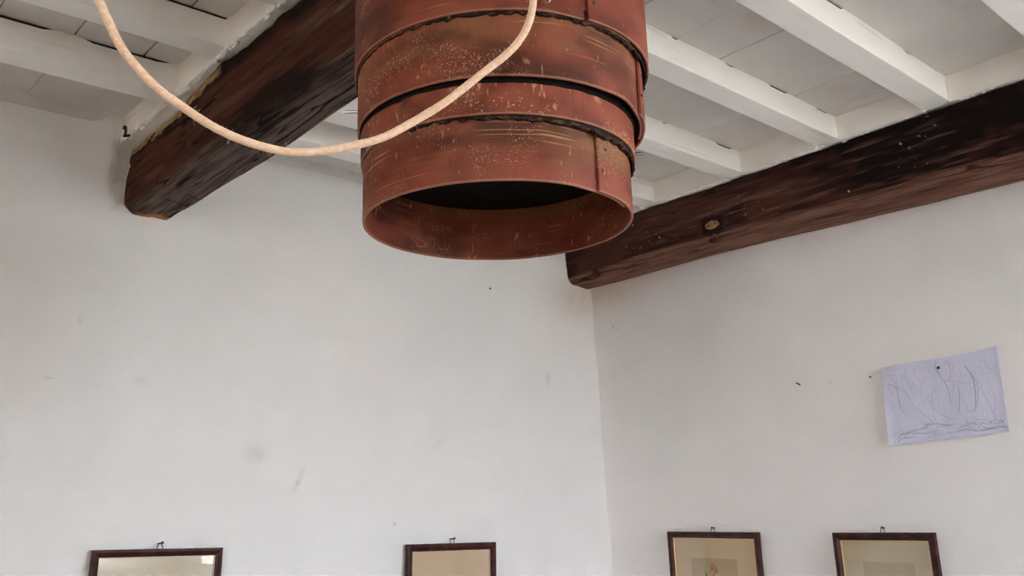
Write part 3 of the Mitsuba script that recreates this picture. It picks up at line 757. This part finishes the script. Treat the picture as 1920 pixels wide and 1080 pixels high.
# loose nails and the hook in the walls
put('nail', tube([(3.40, 1.907, 1.9875), (3.377, 1.9065, 1.987), (3.370, 1.902, 1.985), (3.366, 1.886, 1.976)], 0.0026, 9), 'iron_dark', label='bent dark nail left of the drawing on the right wall', cat='nail', group='nails in the walls')
put('nail', cyl((3.40, 1.5877, 1.9703), (3.368, 1.5877, 1.9703), 0.0030, 9), 'iron_dark', label='small dark nail head just left of the drawing', cat='nail', group='nails in the walls')
put('nail', cyl((2.6635, 3.02, 2.5338), (2.6635, 2.990, 2.5338), 0.0032, 9), 'iron_dark', label='tiny nail high on the left wall near the corner', cat='nail', group='nails in the walls')
hk = np.array([(0.958, 2.885 + 0.013 * math.cos(t), 2.852 + 0.017 * math.sin(t)) for t in np.linspace(0.7, 5.2, 18)])
put('wall_hook', trimesh.util.concatenate([tube(np.vstack([hk, [[1.01, 2.89, 2.858]]]), 0.0045, 8)]), 'iron_dark', smooth=40, label='small black iron hook in the plaster above the left beam end', cat='hook')

# ---------------------------------------------------------------- pencil drawing on creased paper
TL, TR, BR, BL = (np.array(v) for v in ((1.5364, 1.9968), (1.1132, 2.0183), (1.1196, 1.7177), (1.5453, 1.7036)))
nu, nv = 420, 300
u, v = np.meshgrid(np.linspace(0, 1, nu), np.linspace(0, 1, nv), indexing='ij')
u, v = u.ravel(), v.ravel()
yz = ((1 - u) * (1 - v))[:, None] * TL + (u * (1 - v))[:, None] * TR + (u * v)[:, None] * BR + ((1 - u) * v)[:, None] * BL
yz[:, 1] += -0.004 * np.sin(np.pi * u) * (1 - v) + 0.003 * np.sin(2 * np.pi * u) * (1 - v)
q3 = np.stack([u * 4, v * 4, u * 0 + 1], 1)
off = 0.010 + 0.012 * meshkit.fbm(q3, 3) + 0.004 * np.exp(-((u - 0.50) / 0.06) ** 2) * np.exp(-v / 0.25) + 0.004 * np.abs(meshkit.fbm(np.stack([u * 7, v * 6, u * 0 + 5], 1), 3) - 0.5)
off += 0.005 * np.clip(1 - u / 0.06, 0, 1) ** 2 * v + 0.003 * (np.clip((u - 0.93) / 0.07, 0, 1)) ** 2
PV = np.column_stack([XB - off, yz])
ink = np.zeros(len(u))


def stroke(pts, width, dark):
    global ink
    S = spline(pts, 60) if len(pts) > 2 else np.linspace(pts[0], pts[-1], 60)
    lo, hi = S.min(0) - 0.03, S.max(0) + 0.03
    k = np.where((u > lo[0]) & (u < hi[0]) & (v > lo[1]) & (v < hi[1]))[0]
    if not len(k):
        return
    Q = np.column_stack([u[k] * 1.4, v[k]])
    S = S * (1.4, 1)
    a, b = S[:-1], S[1:]
    ab = b - a
    t = np.clip(((Q[:, None] - a) * ab).sum(-1) / np.maximum((ab ** 2).sum(-1), 1e-12), 0, 1)
    d = np.sqrt(((Q[:, None] - a - t[..., None] * ab) ** 2).sum(-1)).min(1)
    ink[k] = np.maximum(ink[k], dark * np.exp(-(d / width) ** 2))


W = 0.0042
for pts, d in [([(0.04, 0.22), (0.11, 0.28), (0.13, 0.45), (0.17, 0.62)], .75), ([(0.07, 0.24), (0.2, 0.38), (0.28, 0.58), (0.36, 0.70), (0.41, 0.82)], .45), ([(0.27, 0.25), (0.36, 0.45), (0.42, 0.62), (0.40, 0.8)], .3),
               ([(0.73, 0.16), (0.78, 0.33), (0.785, 0.5), (0.77, 0.66)], .95), ([(0.745, 0.2), (0.80, 0.36), (0.80, 0.55), (0.75, 0.72)], .6), ([(0.54, 0.30), (0.57, 0.42), (0.565, 0.56)], .6), ([(0.655, 0.40), (0.65, 0.55), (0.62, 0.72)], .75),
               ([(0.49, 0.10), (0.51, 0.22), (0.56, 0.30), (0.60, 0.22), (0.56, 0.08)], .55), ([(0.50, 0.04), (0.49, 0.12), (0.52, 0.2)], .6), ([(0.56, 0.03), (0.63, 0.12), (0.62, 0.2)], .4), ([(0.84, 0.5), (0.88, 0.66), (0.91, 0.84)], .45), ([(0.90, 0.46), (0.93, 0.6), (0.90, 0.78)], .3),
               ([(0.16, 0.10), (0.22, 0.2), (0.25, 0.35)], .22), ([(0.33, 0.08), (0.31, 0.2), (0.36, 0.24), (0.40, 0.2)], .28), ([(0.70, 0.62), (0.73, 0.7), (0.78, 0.66), (0.82, 0.72)], .4), ([(0.88, 0.10), (0.86, 0.26), (0.90, 0.30)], .22), ([(0.46, 0.36), (0.43, 0.6), (0.5, 0.72), (0.6, 0.78)], .35),
               ([(0.08, 0.93), (0.2, 0.86), (0.31, 0.835), (0.42, 0.80), (0.50, 0.83), (0.56, 0.835)], .8), ([(0.33, 0.80), (0.37, 0.79)], .9), ([(0.60, 0.93), (0.68, 0.915), (0.76, 0.945), (0.9, 0.925), (0.99, 0.95)], .85), ([(0.86, 0.87), (0.91, 0.85), (0.97, 0.875), (0.91, 0.88), (0.87, 0.86)], .85),
               ([(0.08, 0.975), (0.13, 0.93), (0.16, 0.925)], .8), ([(0.30, 0.86), (0.38, 0.85), (0.45, 0.90), (0.40, 0.94)], .45), ([(0.62, 0.84), (0.70, 0.86), (0.78, 0.82), (0.84, 0.83)], .45), ([(0.52, 0.93), (0.6, 0.90), (0.66, 0.86), (0.7, 0.9)], .5), ([(0.12, 0.66), (0.10, 0.78), (0.14, 0.86)], .35)]:
    stroke(np.array(pts), W, 0.8 * d)
sr = np.random.default_rng(5)
for _ in range(85):
    x, y = sr.uniform(0.05, 0.95), sr.uniform(0.06, 0.85)
    a = sr.normal(1.5, 0.45); L = sr.uniform(0.08, 0.3)
    p0 = np.array([x, y]); p2 = p0 + L * np.array([math.cos(a) * 0.7, math.sin(a)])
    pm = (p0 + p2) / 2 + sr.normal(0, 0.03, 2)
    stroke(np.clip(np.array([p0, pm, p2]), 0.02, 0.98), W * 0.8, sr.uniform(0.08, 0.28))
for _ in range(30):
    x, y = sr.uniform(0.08, 0.97), sr.uniform(0.84, 0.96)
    p0 = np.array([x, y]); p2 = p0 + np.array([sr.uniform(0.03, 0.14), sr.normal(0, 0.02)])
    stroke(np.clip(np.array([p0, (p0 + p2) / 2 + sr.normal(0, 0.012, 2), p2]), 0.02, 0.985), W, sr.uniform(0.15, 0.5))
smudge = 0.10 * np.clip((meshkit.fbm(np.stack([u * 5, v * 14, u * 0 + 4], 1), 3) - 0.45) * 4, 0, 1) * np.clip((v - 0.75) / 0.1, 0, 1)
ink = np.clip(ink * (0.75 + 0.5 * meshkit.noise(np.stack([u * 90, v * 90, u * 0], 1))) + smudge, 0, 1)[:, None]
colr = np.array([0.62, 0.62, 0.76]) * (1 - ink) + np.array([0.09, 0.09, 0.16]) * ink
i, j = np.meshgrid(np.arange(nu - 1), np.arange(nv - 1), indexing='ij')
a = (i * nv + j).ravel()
pf = np.vstack([np.stack([a, a + 1, a + nv + 1], 1), np.stack([a, a + nv + 1, a + nv], 1)])
dwg = thing('drawing_paper', 'creased bluish-white sheet with a scribbled pencil drawing pinned to the right wall', 'drawing')
put('sheet', trimesh.Trimesh(PV, pf, process=False), 'paper_drawn', dwg, smooth=True, color=colr)
put('nail', trimesh.util.concatenate([cyl((3.40, 1.3208, 1.973), (3.352, 1.317, 1.968), 0.0030, 9), cyl((3.352, 1.317, 1.968), (3.349, 1.317, 1.968), 0.0055, 9)]), 'iron_dark', label='dark nail pinning the pencil drawing to the right wall', cat='nail', group='nails in the walls')
